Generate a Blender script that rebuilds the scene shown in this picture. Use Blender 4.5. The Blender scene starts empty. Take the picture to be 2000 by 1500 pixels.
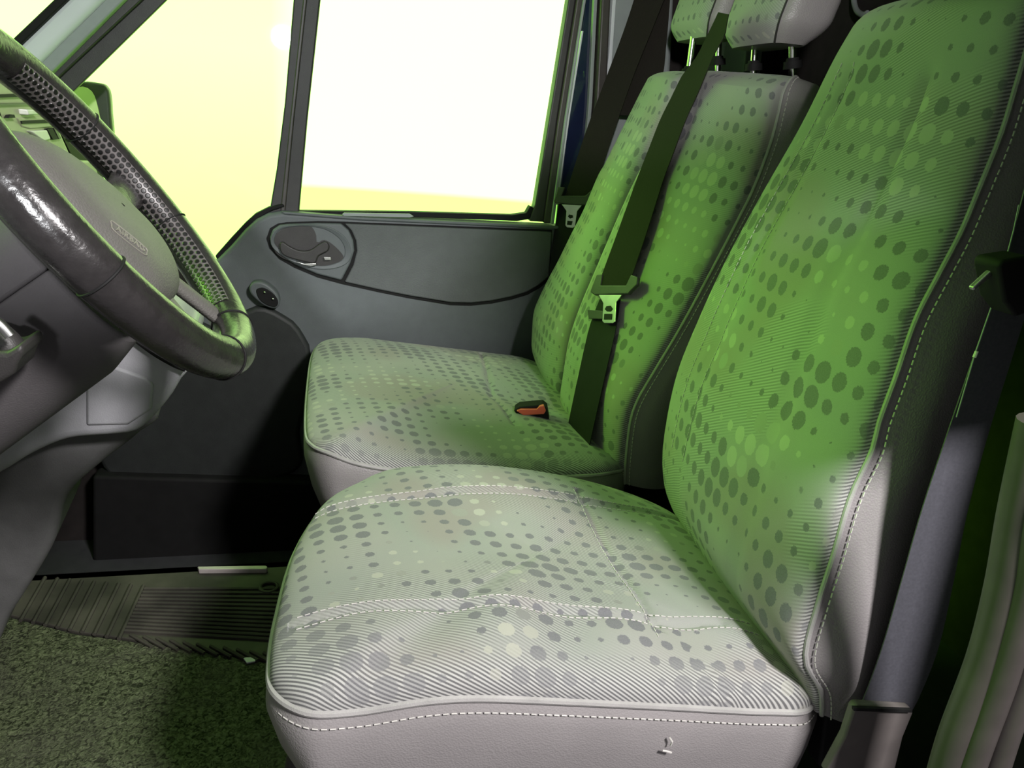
import bpy, bmesh, math, random
from mathutils import Vector, Matrix
random.seed(7)
PI = math.pi
SC = bpy.context.scene
COL = SC.collection

# ------------------------------------------------------------------ camera
F = 1450.0
VX = Vector((6000, 0, F)).normalized()
VY = Vector((-350, 550, F)).normalized()
VZ = VX.cross(VY)
if VZ[1] < 0: VZ = -VZ
CAM = Vector((0, 0, 1.0))
cd = bpy.data.cameras.new('camera'); cam = bpy.data.objects.new('camera', cd); COL.objects.link(cam)
cd.sensor_width = 36; cd.lens = 36 * F / 2000; cd.clip_start = 0.02; cd.clip_end = 200
R = Vector((VX[0], VY[0], VZ[0])); U = Vector((VX[1], VY[1], VZ[1])); W = Vector((VX[2], VY[2], VZ[2]))
m = Matrix((( R[0], U[0], -W[0], CAM[0]), (R[1], U[1], -W[1], CAM[1]), (R[2], U[2], -W[2], CAM[2]), (0, 0, 0, 1)))
cam.matrix_world = m
SC.camera = cam

def ray(px, py):
    d = Vector((px - 1000, 750 - py, F))
    return Vector((d.dot(VX), d.dot(VY), d.dot(VZ)))
def PY(px, py, y): r = ray(px, py); return CAM + r * ((y - CAM.y) / r.y)
def PX(px, py, x): r = ray(px, py); return CAM + r * ((x - CAM.x) / r.x)
def PZ(px, py, z): r = ray(px, py); return CAM + r * ((z - CAM.z) / r.z)
def PP(px, py, p0, n):
    r = ray(px, py); return CAM + r * ((Vector(p0) - CAM).dot(Vector(n)) / r.dot(Vector(n)))

# ------------------------------------------------------------------ object helpers
def thing(name, label, cat, loc=(0, 0, 0), group=None):
    o = bpy.data.objects.new(name, None); COL.objects.link(o); o.location = loc
    o.empty_display_size = .05
    o['label'] = label; o['category'] = cat
    if group: o['group'] = group
    return o
def fix(o, parent):
    if parent is not None:
        o.parent = parent
        o.matrix_parent_inverse = Matrix.Translation(-world_loc(parent))
def world_loc(o):
    v = Vector(o.location)
    if o.parent: v = Vector((0, 0, 0)) if o.type == 'MESH' else v
    return v
def obj(name, bm, mat, parent=None, smooth=True, bevel=0, seg=3, angle=35, label=None, solid=0, sub=0):
    me = bpy.data.meshes.new(name)
    bmesh.ops.recalc_face_normals(bm, faces=bm.faces)
    bm.to_mesh(me); bm.free()
    o = bpy.data.objects.new(name, me); COL.objects.link(o)
    if mat: me.materials.append(mat)
    if smooth:
        for p in me.polygons: p.use_smooth = True
    if solid:
        s = o.modifiers.new('s', 'SOLIDIFY'); s.thickness = solid; s.offset = -1
    if bevel:
        b = o.modifiers.new('b', 'BEVEL'); b.width = bevel; b.segments = seg; b.limit_method = 'ANGLE'; b.angle_limit = math.radians(angle)
        b.harden_normals = False
    if sub:
        s = o.modifiers.new('sub', 'SUBSURF'); s.levels = sub; s.render_levels = sub
    if smooth:
        try: me.set_sharp_from_angle(angle=math.radians(38))
        except Exception: pass
    if parent is not None:
        o.parent = parent
        o.matrix_parent_inverse = mw(parent).inverted()
    if label: o['label'] = label
    return o
def mw(o):
    M = Matrix.Translation(o.location)
    return (mw(o.parent) @ o.matrix_parent_inverse @ M) if o.parent else M
def struct(name, bm, mat, **k):
    o = obj(name, bm, mat, **k)
    if k.get('parent') is None: o['kind'] = 'structure'
    return o
def tag(o, label, cat, group=None):
    o['label'] = label; o['category'] = cat
    if group: o['group'] = group
    return o
NB = bmesh.new
def box(bm, a, b):
    vs = [bm.verts.new((x, y, z)) for x in (a[0], b[0]) for y in (a[1], b[1]) for z in (a[2], b[2])]
    for f in ((0, 1, 3, 2), (4, 6, 7, 5), (0, 4, 5, 1), (2, 3, 7, 6), (0, 2, 6, 4), (1, 5, 7, 3)):
        bm.faces.new([vs[i] for i in f])
    return bm
def poly(bm, pts, off):
    """closed outline of 3D points extruded by vector off"""
    off = Vector(off)
    a = [bm.verts.new(p) for p in pts]; b = [bm.verts.new(Vector(p) + off) for p in pts]
    bm.faces.new(a); bm.faces.new(b[::-1])
    for i in range(len(a)):
        j = (i + 1) % len(a); bm.faces.new((a[i], a[j], b[j], b[i]))
    return bm
def pix(pts, y): return [PY(p[0], p[1], y) for p in pts]
def prism(bm, pts, y, depth): return poly(bm, pix(pts, y), (0, depth, 0))
def ringpoly(bm, outer, inner, off):
    """frame between two outlines with the same number of points"""
    off = Vector(off); n = len(outer)
    A = [bm.verts.new(p) for p in outer]; B = [bm.verts.new(p) for p in inner]
    C = [bm.verts.new(Vector(p) + off) for p in outer]; D = [bm.verts.new(Vector(p) + off) for p in inner]
    for i in range(n):
        j = (i + 1) % n
        bm.faces.new((A[i], A[j], B[j], B[i])); bm.faces.new((C[i], D[i], D[j], C[j]))
        bm.faces.new((A[i], C[i], C[j], A[j])); bm.faces.new((B[i], B[j], D[j], D[i]))
    return bm
def smooth_path(pts, n, closed=False):
    """Catmull-Rom resample to n points, even in arc length"""
    P = [Vector(p) for p in pts]; N = len(P); out = []
    segs = N if closed else N - 1
    for i in range(segs):
        if closed: a, b, c, d = P[(i - 1) % N], P[i], P[(i + 1) % N], P[(i + 2) % N]
        else: a, b, c, d = P[max(i - 1, 0)], P[i], P[i + 1], P[min(i + 2, N - 1)]
        for k in range(16):
            t = k / 16
            out.append(.5 * ((2 * b) + (c - a) * t + (2 * a - 5 * b + 4 * c - d) * t * t + (3 * b - a - 3 * c + d) * t ** 3))
    out.append(P[0] if closed else P[-1])
    L = [0]
    for i in range(1, len(out)): L.append(L[-1] + (out[i] - out[i - 1]).length)
    res = []; j = 0; m_ = n if closed else n - 1
    for k in range(n):
        s = L[-1] * k / m_
        while j < len(L) - 2 and L[j + 1] < s: j += 1
        u = (s - L[j]) / max(L[j + 1] - L[j], 1e-9); res.append(out[j].lerp(out[j + 1], min(max(u, 0), 1)))
    return res
def grid(bm, rows, uvs=None, closed=False):
    V = [[bm.verts.new(p) for p in r] for r in rows]
    ul = bm.loops.layers.uv.verify() if uvs else None
    n = len(rows[0])
    for i in range(len(rows) - 1):
        for j in range(n if closed else n - 1):
            k = (j + 1) % n
            try: f = bm.faces.new((V[i][j], V[i][k], V[i + 1][k], V[i + 1][j]))
            except ValueError: continue
            if uvs:
                kk = j + 1
                for lp, (a, b) in zip(f.loops, ((i, j), (i, kk), (i + 1, kk), (i + 1, j))):
                    b2 = b % n if (closed and len(uvs[a]) == n) else b
                    lp[ul].uv = uvs[a][b2]
    return V
def tube(bm, path, r, seg=10, closed=False, cap=True):
    P = [Vector(p) for p in path]; n = len(P); rows = []; up = None
    for i in range(n):
        if closed: t = P[(i + 1) % n] - P[i - 1]
        else: t = P[min(i + 1, n - 1)] - P[max(i - 1, 0)]
        t.normalize()
        if up is None:
            up = Vector((0, 0, 1)) if abs(t.z) < .9 else Vector((1, 0, 0))
        up = (up - t * up.dot(t)).normalized(); s = t.cross(up)
        rr = r[i] if isinstance(r, (list, tuple)) else r
        rows.append([P[i] + (up * math.cos(a) + s * math.sin(a)) * rr for a in [2 * PI * k / seg for k in range(seg)]])
    if closed: rows.append(rows[0])
    V = grid(bm, rows, closed=True)
    if closed: bmesh.ops.remove_doubles(bm, verts=V[0] + V[-1], dist=1e-6)
    elif cap:
        bm.faces.new(V[0]); bm.faces.new(V[-1])
    return bm
def stitches(bm, path, r=.0009, dash=.006, gap=.003):
    L = sum((path[i + 1] - path[i]).length for i in range(len(path) - 1)); n = max(2, int(L / (dash + gap)))
    q = smooth_path(path, n * 3)
    for i in range(n): tube(bm, q[i * 3:i * 3 + 3], r, 5)
    return bm
def loft_cyl(bm, p0, p1, r0, r1, seg=24):
    return tube(bm, [p0, p1], [r0, r1], seg)

# ------------------------------------------------------------------ materials
class NT:
    def __init__(s, name):
        s.m = bpy.data.materials.new(name); s.m.use_nodes = True; s.t = s.m.node_tree
        s.b = s.t.nodes['Principled BSDF']
    def n(s, kind, **k):
        x = s.t.nodes.new(kind)
        for a, b in k.items():
            if a == 'ins':
                for i, v in b.items(): s.set(x.inputs[i], v)
            else: setattr(x, a, b)
        return x
    def set(s, inp, v):
        if isinstance(v, bpy.types.NodeSocket): s.t.links.new(v, inp)
        else: inp.default_value = v
    def math(s, op, a, b=0.0, c=None):
        x = s.n('ShaderNodeMath', operation=op); s.set(x.inputs[0], a); s.set(x.inputs[1], b)
        if c is not None: s.set(x.inputs[2], c)
        return x.outputs[0]
    def mix(s, f, a, b):
        x = s.n('ShaderNodeMix', data_type='RGBA'); s.set(x.inputs[0], f); s.set(x.inputs[6], a); s.set(x.inputs[7], b)
        return x.outputs[2]
    def ramp(s, v, a, b):
        x = s.n('ShaderNodeMapRange', clamp=True); s.set(x.inputs[0], v); x.inputs[1].default_value = a; x.inputs[2].default_value = b
        return x.outputs[0]
    def bump(s, h, strength, dist):
        x = s.n('ShaderNodeBump'); s.set(x.inputs['Height'], h); x.inputs['Strength'].default_value = strength; x.inputs['Distance'].default_value = dist
        s.t.links.new(x.outputs[0], s.b.inputs['Normal']); return x
def c4(c): return (c[0], c[1], c[2], 1)
def simple(name, col, rough=.5, metal=0, noise=.12, scale=30, bump=0, bscale=300, spec=.5, coat=0):
    k = NT(name); tc = k.n('ShaderNodeTexCoord').outputs['Object']
    nz = k.n('ShaderNodeTexNoise', ins={0: tc, 2: float(scale), 3: 4.0}).outputs[0]
    lo = tuple(max(0, x * (1 - noise)) for x in col); hi = tuple(min(1, x * (1 + noise)) for x in col)
    k.set(k.b.inputs['Base Color'], k.mix(k.ramp(nz, .3, .7), c4(lo), c4(hi)))
    k.b.inputs['Roughness'].default_value = rough; k.b.inputs['Metallic'].default_value = metal
    k.b.inputs['Specular IOR Level'].default_value = spec
    k.b.inputs['Coat Weight'].default_value = coat
    if bump:
        v = k.n('ShaderNodeTexVoronoi', ins={0: tc, 2: float(bscale)}).outputs[0]
        k.bump(v, bump, .001)
    return k.m
def fabric(name, cell=(.030, .0255), rot=0.0, seed=0.0, stripe=.45):
    k = NT(name); uv = k.n('ShaderNodeUVMap').outputs[0]
    sp = k.n('ShaderNodeSeparateXYZ', ins={0: uv}); u, v = sp.outputs[0], sp.outputs[1]
    gu = k.math('DIVIDE', u, cell[0]); gv = k.math('DIVIDE', v, cell[1])
    iu = k.math('FLOOR', gu); iv = k.math('FLOOR', gv)
    # slight row stagger
    gu2 = k.math('ADD', gu, k.math('MULTIPLY', iv, .12)); iu2 = k.math('FLOOR', gu2)
    fu = k.math('SUBTRACT', k.math('SUBTRACT', gu2, iu2), .5); fv = k.math('SUBTRACT', k.math('SUBTRACT', gv, iv), .5)
    jag = k.n('ShaderNodeTexNoise', ins={0: uv, 2: 420.0, 3: 2.0}).outputs[0]
    d = k.math('SQRT', k.math('ADD', k.math('POWER', k.math('ABSOLUTE', fu), 2.0), k.math('POWER', k.math('MULTIPLY', fv, 1.0), 2.0)))
    d = k.math('ADD', d, k.math('MULTIPLY', k.math('SUBTRACT', jag, .5), .14))
    cx = k.n('ShaderNodeCombineXYZ', ins={0: iu2, 1: iv, 2: seed})
    n1 = k.n('ShaderNodeTexNoise', ins={0: cx.outputs[0], 2: .23, 3: 1.0}).outputs[0]
    w = k.math('SINE', k.math('ADD', k.math('MULTIPLY', iu2, .95), k.math('MULTIPLY', iv, .45)))
    rad = k.math('ADD', k.math('MULTIPLY', k.ramp(n1, .33, .68), .34), k.math('MULTIPLY', w, .10))
    rad = k.math('ADD', rad, .06)
    rad = k.math('MINIMUM', rad, .43)
    dot = k.ramp(k.math('SUBTRACT', rad, d), -.015, .02)
    cy = k.n('ShaderNodeCombineXYZ', ins={0: iu2, 1: iv, 2: seed + 9.3})
    n2 = k.n('ShaderNodeTexNoise', ins={0: cy.outputs[0], 2: .21, 3: 0.0}).outputs[0]
    light = k.ramp(n2, .60, .63)
    # ground colour in soft woven zones
    n3 = k.n('ShaderNodeTexNoise', ins={0: uv, 2: 6.0, 3: 1.0}).outputs[0]
    base = k.mix(k.ramp(n3, .4, .6), (.33, .33, .305, 1), (.30, .315, .29, 1))
    n3b = k.n('ShaderNodeTexNoise', ins={0: k.n('ShaderNodeVectorMath', operation='ADD', ins={0: uv, 1: (3.1, 7.7, 0)}).outputs[0], 2: 5.0, 3: 1.0}).outputs[0]
    base = k.mix(k.ramp(n3b, .5, .62), base, (.305, .28, .262, 1))
    # twill stripes
    st = k.math('SINE', k.math('MULTIPLY', k.math('ADD', k.math('MULTIPLY', u, .5), k.math('MULTIPLY', v, .87)), 2 * PI / .0042))
    st = k.ramp(st, -.5, .5)
    n4 = k.n('ShaderNodeTexNoise', ins={0: k.n('ShaderNodeVectorMath', operation='ADD', ins={0: uv, 1: (11.1 + seed, 2.7, 0)}).outputs[0], 2: 4.5, 3: 1.0}).outputs[0]
    # stripes show most near the edge (vertex colour 'edge' marks distance from the seam)
    at = k.n('ShaderNodeAttribute', attribute_name='edge').outputs['Fac']
    amt = k.math('MAXIMUM', k.math('MULTIPLY', k.ramp(n4, .50, .58), stripe), k.math('MULTIPLY', at, .95))
    sc = k.mix(st, (.10, .10, .105, 1), (.50, .50, .48, 1))
    base = k.mix(amt, base, sc)
    dark = k.mix(k.ramp(jag, .3, .7), (.145, .145, .16, 1), (.17, .17, .185, 1))
    dc = k.mix(light, dark, (.42, .42, .36, 1))
    colr = k.mix(k.math('MULTIPLY', dot, k.math('SUBTRACT', 1.0, k.math('MULTIPLY', at, .55))), base, dc)
    fine = k.n('ShaderNodeTexNoise', ins={0: uv, 2: 900.0, 3: 2.0}).outputs[0]
    colr = k.mix(k.math('MULTIPLY', k.ramp(fine, .2, .8), .16), colr, (.55, .55, .53, 1))
    k.set(k.b.inputs['Base Color'], colr)
    k.b.inputs['Roughness'].default_value = .9; k.b.inputs['Specular IOR Level'].default_value = .15
    k.b.inputs['Sheen Weight'].default_value = .12
    k.bump(k.math('ADD', fine, k.math('MULTIPLY', dot, -.4)), .25, .0008)
    return k.m
M = {}
M['fab_c'] = fabric('seat_fabric')
M['fab_b'] = fabric('back_fabric', cell=(.029, .034), seed=4.0, stripe=.40)
M['fab_p'] = fabric('bench_fabric', seed=11.0, stripe=.15, cell=(.030, .027))
M['fab_q'] = fabric('bench_back_fabric', cell=(.029, .034), seed=17.0, stripe=.15)
M['vinyl'] = simple('grey_vinyl', (.30, .282, .282), .42, noise=.06, scale=9, bump=.35, bscale=420)
M['piping'] = simple('piping', (.40, .39, .38), .5, bump=.2, bscale=600)
M['stitch'] = simple('stitching', (.62, .60, .57), .8)
M['dark_plastic'] = simple('dark_plastic', (.035, .033, .032), .5, bump=.15, bscale=700)
M['black'] = simple('black_rubber', (.012, .012, .012), .7, spec=.2)
M['brown_rubber'] = simple('door_seal_rubber', (.06, .052, .048), .45)
M['web'] = simple('webbing', (.022, .019, .016), .85, spec=.12, noise=.1, scale=300)
M['chrome'] = simple('chrome', (.85, .85, .85), .15, metal=1)
M['steel'] = simple('brushed_steel', (.55, .55, .53), .35, metal=1)
M['silver'] = simple('silver_strip', (.62, .56, .54), .4, metal=.3)
M['red'] = simple('buckle_red', (.85, .16, .09), .4, noise=.03)
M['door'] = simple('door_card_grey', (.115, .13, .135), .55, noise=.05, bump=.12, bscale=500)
M['door_hi'] = simple('door_insert_grey', (.105, .115, .115), .7, noise=.05, bump=.5, bscale=260)
M['dash'] = simple('dashboard_grey', (.36, .36, .385), .5, noise=.06, bump=.2, bscale=500)
M['dash_dark'] = simple('lower_console_grey', (.11, .11, .11), .6, bump=.2, bscale=500)
M['shroud'] = simple('column_shroud', (.085, .079, .082), .75, spec=.2, noise=.07, bump=.2, bscale=600)
M['pad'] = simple('airbag_pad', (.13, .125, .115), .6, noise=.05, bump=.4, bscale=500)
M['badge'] = simple('badge_moulding', (.22, .21, .18), .5)
M['stack'] = simple('centre_stack', (.30, .33, .20), .5, noise=.05)  # grey plastic with the lime light put into its colour
M['stack_lt'] = simple('pale_buttons', (.5, .52, .45), .4)
M['pillar'] = simple('pillar_trim', (.72, .75, .78), .6, noise=.03, scale=6)
M['pillar_d'] = simple('pillar_trim_grey', (.30, .33, .33), .6, noise=.04)
M['navy'] = simple('navy_paint', (.012, .018, .05), .18, noise=.05, coat=.6)
M['bulkhead'] = simple('bulkhead', (.03, .026, .025), .9, spec=.1)
M['headliner'] = simple('headliner', (.30, .31, .31), .9)
M['door_shade'] = simple('lower_door_shade', (.022, .025, .024), .6, bump=.12, bscale=500)  # near-black puts the dash shadow into the door colour
M['base'] = simple('seat_base_paint', (.13, .15, .11), .6)
M['sill'] = simple('sill_metal', (.05, .05, .055), .5)
def leather():
    k = NT('rim_leather'); tc = k.n('ShaderNodeTexCoord').outputs['Object']
    nz = k.n('ShaderNodeTexNoise', ins={0: tc, 2: 60.0, 3: 5.0}).outputs[0]
    k.set(k.b.inputs['Base Color'], k.mix(nz, (.013, .012, .012, 1), (.032, .029, .029, 1)))
    k.set(k.b.inputs['Roughness'], k.ramp(nz, 0, 2.2)); k.b.inputs['Roughness'].default_value = .3
    k.bump(k.n('ShaderNodeTexNoise', ins={0: tc, 2: 260.0, 3: 4.0}).outputs[0], .35, .001)
    return k.m
M['leather'] = leather()
def perforated():
    k = NT('perforated_leather'); uv = k.n('ShaderNodeUVMap').outputs[0]
    sp = k.n('ShaderNodeSeparateXYZ', ins={0: uv}); u = k.math('DIVIDE', sp.outputs[0], .0080); v = k.math('DIVIDE', sp.outputs[1], .0070)
    iv = k.math('FLOOR', v); u2 = k.math('ADD', u, k.math('MULTIPLY', k.math('MODULO', iv, 2.0), .5))
    fu = k.math('SUBTRACT', k.math('FRACT', u2), .5); fv = k.math('SUBTRACT', k.math('FRACT', v), .5)
    d = k.math('SQRT', k.math('ADD', k.math('POWER', k.math('ABSOLUTE', fu), 2.0), k.math('POWER', k.math('ABSOLUTE', fv), 2.0)))
    h = k.ramp(d, .30, .44)
    k.set(k.b.inputs['Base Color'], k.mix(h, (.006, .006, .006, 1), (.10, .09, .09, 1)))
    k.b.inputs['Roughness'].default_value = .38
    k.bump(h, .8, .0015)
    return k.m
M['perf'] = perforated()
def carpet():
    k = NT('carpet'); tc = k.n('ShaderNodeTexCoord').outputs['Object']
    a = k.n('ShaderNodeTexNoise', ins={0: tc, 2: 130.0, 3: 6.0, 8: 1.2}).outputs[0]
    b = k.n('ShaderNodeTexNoise', ins={0: tc, 2: 7.0, 3: 3.0}).outputs[0]
    c = k.mix(k.ramp(a, .36, .66), (.022, .027, .014, 1), (.17, .20, .11, 1))  # the cab's green light is put into the carpet colour
    c = k.mix(k.math('MULTIPLY', k.ramp(b, .45, .65), .35), c, (.10, .095, .08, 1))
    k.set(k.b.inputs['Base Color'], c); k.b.inputs['Roughness'].default_value = .95; k.b.inputs['Specular IOR Level'].default_value = .1
    k.bump(a, 1.0, .006); return k.m
M['carpet'] = carpet()
def ribbed():
    k = NT('ribbed_rubber'); tc = k.n('ShaderNodeTexCoord').outputs['Object']
    a = k.n('ShaderNodeTexNoise', ins={0: tc, 2: 9.0, 3: 4.0}).outputs[0]
    k.set(k.b.inputs['Base Color'], k.mix(k.ramp(a, .4, .65), (.030, .028, .022, 1), (.075, .07, .055, 1)))
    k.b.inputs['Roughness'].default_value = .7; return k.m
M['mat'] = ribbed()
def glass():
    k = NT('clear_glass'); t = k.t; t.nodes.remove(k.b)
    tr = k.n('ShaderNodeBsdfTransparent'); tr.inputs[0].default_value = (.97, .985, .975, 1)
    gl = k.n('ShaderNodeBsdfGlossy'); gl.inputs['Roughness'].default_value = .02
    fr = k.n('ShaderNodeFresnel'); fr.inputs[0].default_value = 1.45
    mx = k.n('ShaderNodeMixShader'); k.set(mx.inputs[0], k.math('MULTIPLY', fr.outputs[0], .3)); k.set(mx.inputs[1], tr.outputs[0]); k.set(mx.inputs[2], gl.outputs[0])
    t.links.new(mx.outputs[0], t.nodes['Material Output'].inputs[0]); return k.m
M['glass'] = glass()
M['mirror'] = simple('mirror_glass', (.8, .85, .8), .08, metal=1, noise=.01)

# ------------------------------------------------------------------ seat builders
def set_edge(o, vals):
    a = o.data.attributes.new('edge', 'FLOAT', 'POINT')
    for i, v in enumerate(vals): a.data[i].value = v
def cushion(parent, outline, H, mat, seams=(), sag=None, power=2.6, rings=70, edge_fn=None, n=300):
    """domed cushion inside a closed outline; outline is the piping line"""
    O = smooth_path(outline, n, closed=True)
    c = sum(O, Vector()) / n
    rows = []; uvs = []; ev = []
    for k in range(rings + 1):
        s = math.sin(PI / 2 * k / rings) if k else .0008
        row = []
        for p in O:
            q = c + (p - c) * s
            z = H * (1 - s ** power) ** (1 / power)
            if sag: z += sag(q.x, q.y) * min(1, z / (H * .8)) 
            for f in seams: z -= f(q.x, q.y) * min(1, z / (H * .7))
            row.append(Vector((q.x, q.y, q.z + z)))
        rows.append(row)
    acc = [0.0] * n; prev = rows[0]
    U = []
    for k, r in enumerate(rows):
        if k:
            for j in range(n): acc[j] += (r[j] - prev[j]).length
        prev = r
        ur = []
        for j in range(n):
            d = (O[j] - c); d.z = 0; d.normalize()
            ur.append((c.x + d.x * acc[j], c.y + d.y * acc[j]))
        U.append(ur)
    bm = NB(); grid(bm, rows, U, closed=True)
    o = obj('seat_cushion', bm, mat, parent)
    vals = []
    for k in range(rings + 1):
        for j in range(n): vals.append(edge_fn(rows[k][j], k / rings) if edge_fn else 0)
    set_edge(o, vals)
    return O, o
def skirt(parent, O, levels, mat, name='skirt'):
    """levels: list of (dz, inset_front, bulge)"""
    c = sum(O, Vector()) / len(O); rows = []
    for dz, ins, bul in levels:
        r = []
        for i, p in enumerate(O):
            t = (O[(i + 1) % len(O)] - O[i - 1]); nrm_ = Vector((t.y, -t.x, 0)).normalized()
            if nrm_.dot(p - c) < 0: nrm_ = -nrm_
            front = max(0, -nrm_.x)
            q = p + nrm_ * bul + Vector((ins * front, 0, dz)); r.append(q)
        rows.append(r)
    bm = NB(); grid(bm, rows, closed=True); return obj(name, bm, mat, parent)
def backrest(parent, near, far, D, mat, wn, r=.05, n=56, m=40, crown=0.0, seams=None, name='backrest', shell=True, wf=None, pw=4.0, rc=.05, edge=None, side_mat=None):
    Nn = smooth_path(near, n); Ff = smooth_path(far, n)
    levels = []
    for i in range(n):
        levels.append([Nn[i], Ff[i], 0, 0])
    sp = ((Nn[-1] + Ff[-1]) - (Nn[-8] + Ff[-8])).normalized()
    a = (Ff[-1] - Nn[-1]).normalized(); back = -(a.cross(sp)).normalized()
    if back.x < 0: back = -back
    ext = []
    for k in range(1, 11):
        th = PI / 2 * k / 10
        off = sp * (r * math.sin(th)) + back * (r * (1 - math.cos(th)))
        ins = a * (rc * (1 - math.cos(th)))
        ext.append([Nn[-1] + off + ins, Ff[-1] + off - ins, k / 10, 0])
    levels += ext
    rows = []; uvs = []; ev = []; vacc = 0; pm = None
    for li, (A, B, e, _) in enumerate(levels):
        ax = (B - A); L = ax.length; axn = ax.normalized()
        n_f = -back
        row = []; 
        for k in range(m + 1):
            v = .5 - .5 * math.cos(PI * k / m)
            pr = max(0, 1 - abs(2 * v - 1) ** pw) ** (1 / pw)
            off = D * pr + crown * (1 - (2 * v - 1) ** 2)
            t_ = li / n
            if e: off *= (1 - e * .9)
            if t_ < .06: off *= .55 + .45 * math.sin(PI / 2 * t_ / .06)
            if seams: off -= seams(v, t_)
            row.append(A + ax * v + n_f * off)
        rows.append(row)
        mid = row[m // 2]
        if pm is not None: vacc += (mid - pm).length
        pm = mid
        q = 0; half = []
        d = [0]
        for k in range(1, m + 1): d.append(d[-1] + (row[k] - row[k - 1]).length)
        uvs.append([(x - d[-1] / 2 , vacc) for x in d])
        for k in range(m + 1): ev.append(edge(k / m, li / len(levels)) if edge else 0)
    bm = NB(); grid(bm, rows, uvs); o = obj(name, bm, mat, parent); set_edge(o, ev)
    # side panels
    def side(sgn, w, idx):
        R_ = []
        for (A, B, e, _), row in zip(levels, rows):
            P0 = row[0] if idx == 0 else row[-1]
            axn = (B - A).normalized() * sgn
            rr = []
            for k in range(13):
                s = k / 12
                bulge = .012 * math.sin(PI * min(1, s * 1.0)) * (1 - e)
                ww = w * (1 - .6 * e)
                rr.append(P0 + back * (ww * s) + axn * bulge)
            R_.append(rr)
        b2 = NB(); grid(b2, R_); return obj('side_panel', b2, side_mat or M['vinyl'], parent), R_
    s1, R1 = side(-1, wn, 0); s2, R2 = side(1, wf or wn, 1)
    if shell:
        rr = []
        for a_, b_ in zip(R1, R2):
            p, q = a_[-1], b_[-1]; rr.append([p.lerp(q, k / 8) + back * (.012 * math.sin(PI * k / 8) + .003) for k in range(9)])
        b3 = NB(); grid(b3, rr); obj('back_shell', b3, M['dark_plastic'], parent, solid=.004)
    return o, rows, R1, back, levels
def gauss(d, w): return math.exp(-(d / w) ** 2)

# ================================================================== DRIVER SEAT
seat = thing('driver_seat', 'nearest single seat in dotted grey fabric with pale vinyl side panels', 'car seat', (.27, .88, 0))
def yn(z): return .62 + .2 * max(0, z - .4)
def ray_taper(px, py, f, y0):
    y = y0
    for _ in range(12): y = f(PY(px, py, y).z)
    return PY(px, py, y)
near_pip = [(530, 1372), (560, 1386), (600, 1392), (700, 1390), (830, 1370), (940, 1364), (1100, 1370), (1300, 1380), (1500, 1390)]
o_near = [PY(p[0], p[1], .625) for p in near_pip[2:]] + [Vector((.585, .63, .333))]
o_front = [Vector((-.068, .71, .405)), Vector((-.066, .80, .40)), Vector((-.052, .93, .40)), Vector((-.018, 1.045, .40)), Vector((.03, 1.10, .402))]
o_corner = [Vector((-.060, .66, .408))]
o_far = [Vector((.10, 1.135, .41)), Vector((.25, 1.145, .405)), Vector((.42, 1.145, .375)), Vector((.56, 1.13, .335)), Vector((.62, 1.05, .325)), Vector((.635, .88, .325)), Vector((.63, .70, .325))]
outline = o_near + o_far[::-1] + o_front[::-1] + o_corner
outline = [p for p in outline]
Y1, Y2 = .735, 1.0
def seam_long1(x, y): return .006 * gauss(y - (Y1 - .02 * (x / .6)), .006) if -.05 < x < .5 else 0
def seam_long2(x, y): return .006 * gauss(y - (Y2 + .03 * (x / .6)), .006)
def seam_tr(x, y): return .006 * gauss(x - (.40 - .25 * abs(y - .88) ** 1.3 * 0), .005) if .70 < y < 1.06 else 0
def sag(x, y): return -.020 * gauss(y - .87, .12) * gauss(x - .36, .16) + .004 * math.sin(x * 40) * gauss(y - .70, .05)
def cedge(p, s):
    a = 0
    # striped weave shows at the near front corner and along the near edge
    a = max(a, gauss((p.x + .07), .16) * gauss(p.y - .62, .10))
    a = max(a, .9 * gauss(p.y - .62, .035))
    return min(1, a * 1.3) if a > .25 else a * .6
O1, cu = cushion(seat, outline, .066, M['fab_c'], seams=(seam_long1, seam_long2, seam_tr), sag=sag, edge_fn=cedge, n=360, rings=90)
bm = NB(); tube(bm, O1, .0045, 8, closed=True); obj('piping', bm, M['piping'], seat)
skirt(seat, O1, [(0, 0, -.002), (-.012, 0, .004), (-.03, .003, .008), (-.07, .012, .006), (-.12, .03, 0), (-.17, .055, -.008), (-.19, .07, -.02)], M['vinyl'], 'seat_skirt')
st_path = []
for i, p in enumerate(O1):
    if p.y < .66 and p.x < .6: st_path.append((p.x, p))
st_path = [p + Vector((0, -.0065, -.014)) for _, p in sorted(st_path, key=lambda a: a[0])]
bm = NB(); stitches(bm, st_path); obj('stitching', bm, M['stitch'], seat)

nb_px = [(1612, 1396), (1569, 1345), (1572, 1282), (1597, 1177), (1625, 1090), (1660, 971), (1702, 880), (1717, 822), (1750, 732), (1787, 625), (1832, 537), (1875, 455), (1912, 367), (1954, 262), (1986, 157), (2015, 60)]
nb = [ray_taper(p[0], p[1], yn, .62) for p in nb_px]
nb[0] = Vector((.60, .625, .325)); nb[1] = Vector((.585, .622, .37))
D1 = .030
fb_px = [(1290, 985), (1282, 900), (1290, 820), (1310, 730), (1345, 640), (1400, 520), (1470, 390), (1550, 250), (1610, 130), (1650, 62)]
def yf(z): return 1.13 - .03 * max(0, z - .4)
fb = [ray_taper(p[0], p[1], yf, 1.12) + Vector((D1 * .9, 0, 0)) for p in fb_px]
top = fb[-1]
nb = [p for p in nb if p.z < 1.14]; nb.append(Vector((nb[-1].x + .28 * (1.155 - nb[-1].z), yn(1.155), 1.155)))
def bseam(v, t):
    s = 0
    s += .005 * gauss(v - .27, .012) * (1 if .1 < t < .9 else 0)
    s += .005 * gauss(v - .73, .012) * (1 if .1 < t < .9 else 0)
    return s
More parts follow.
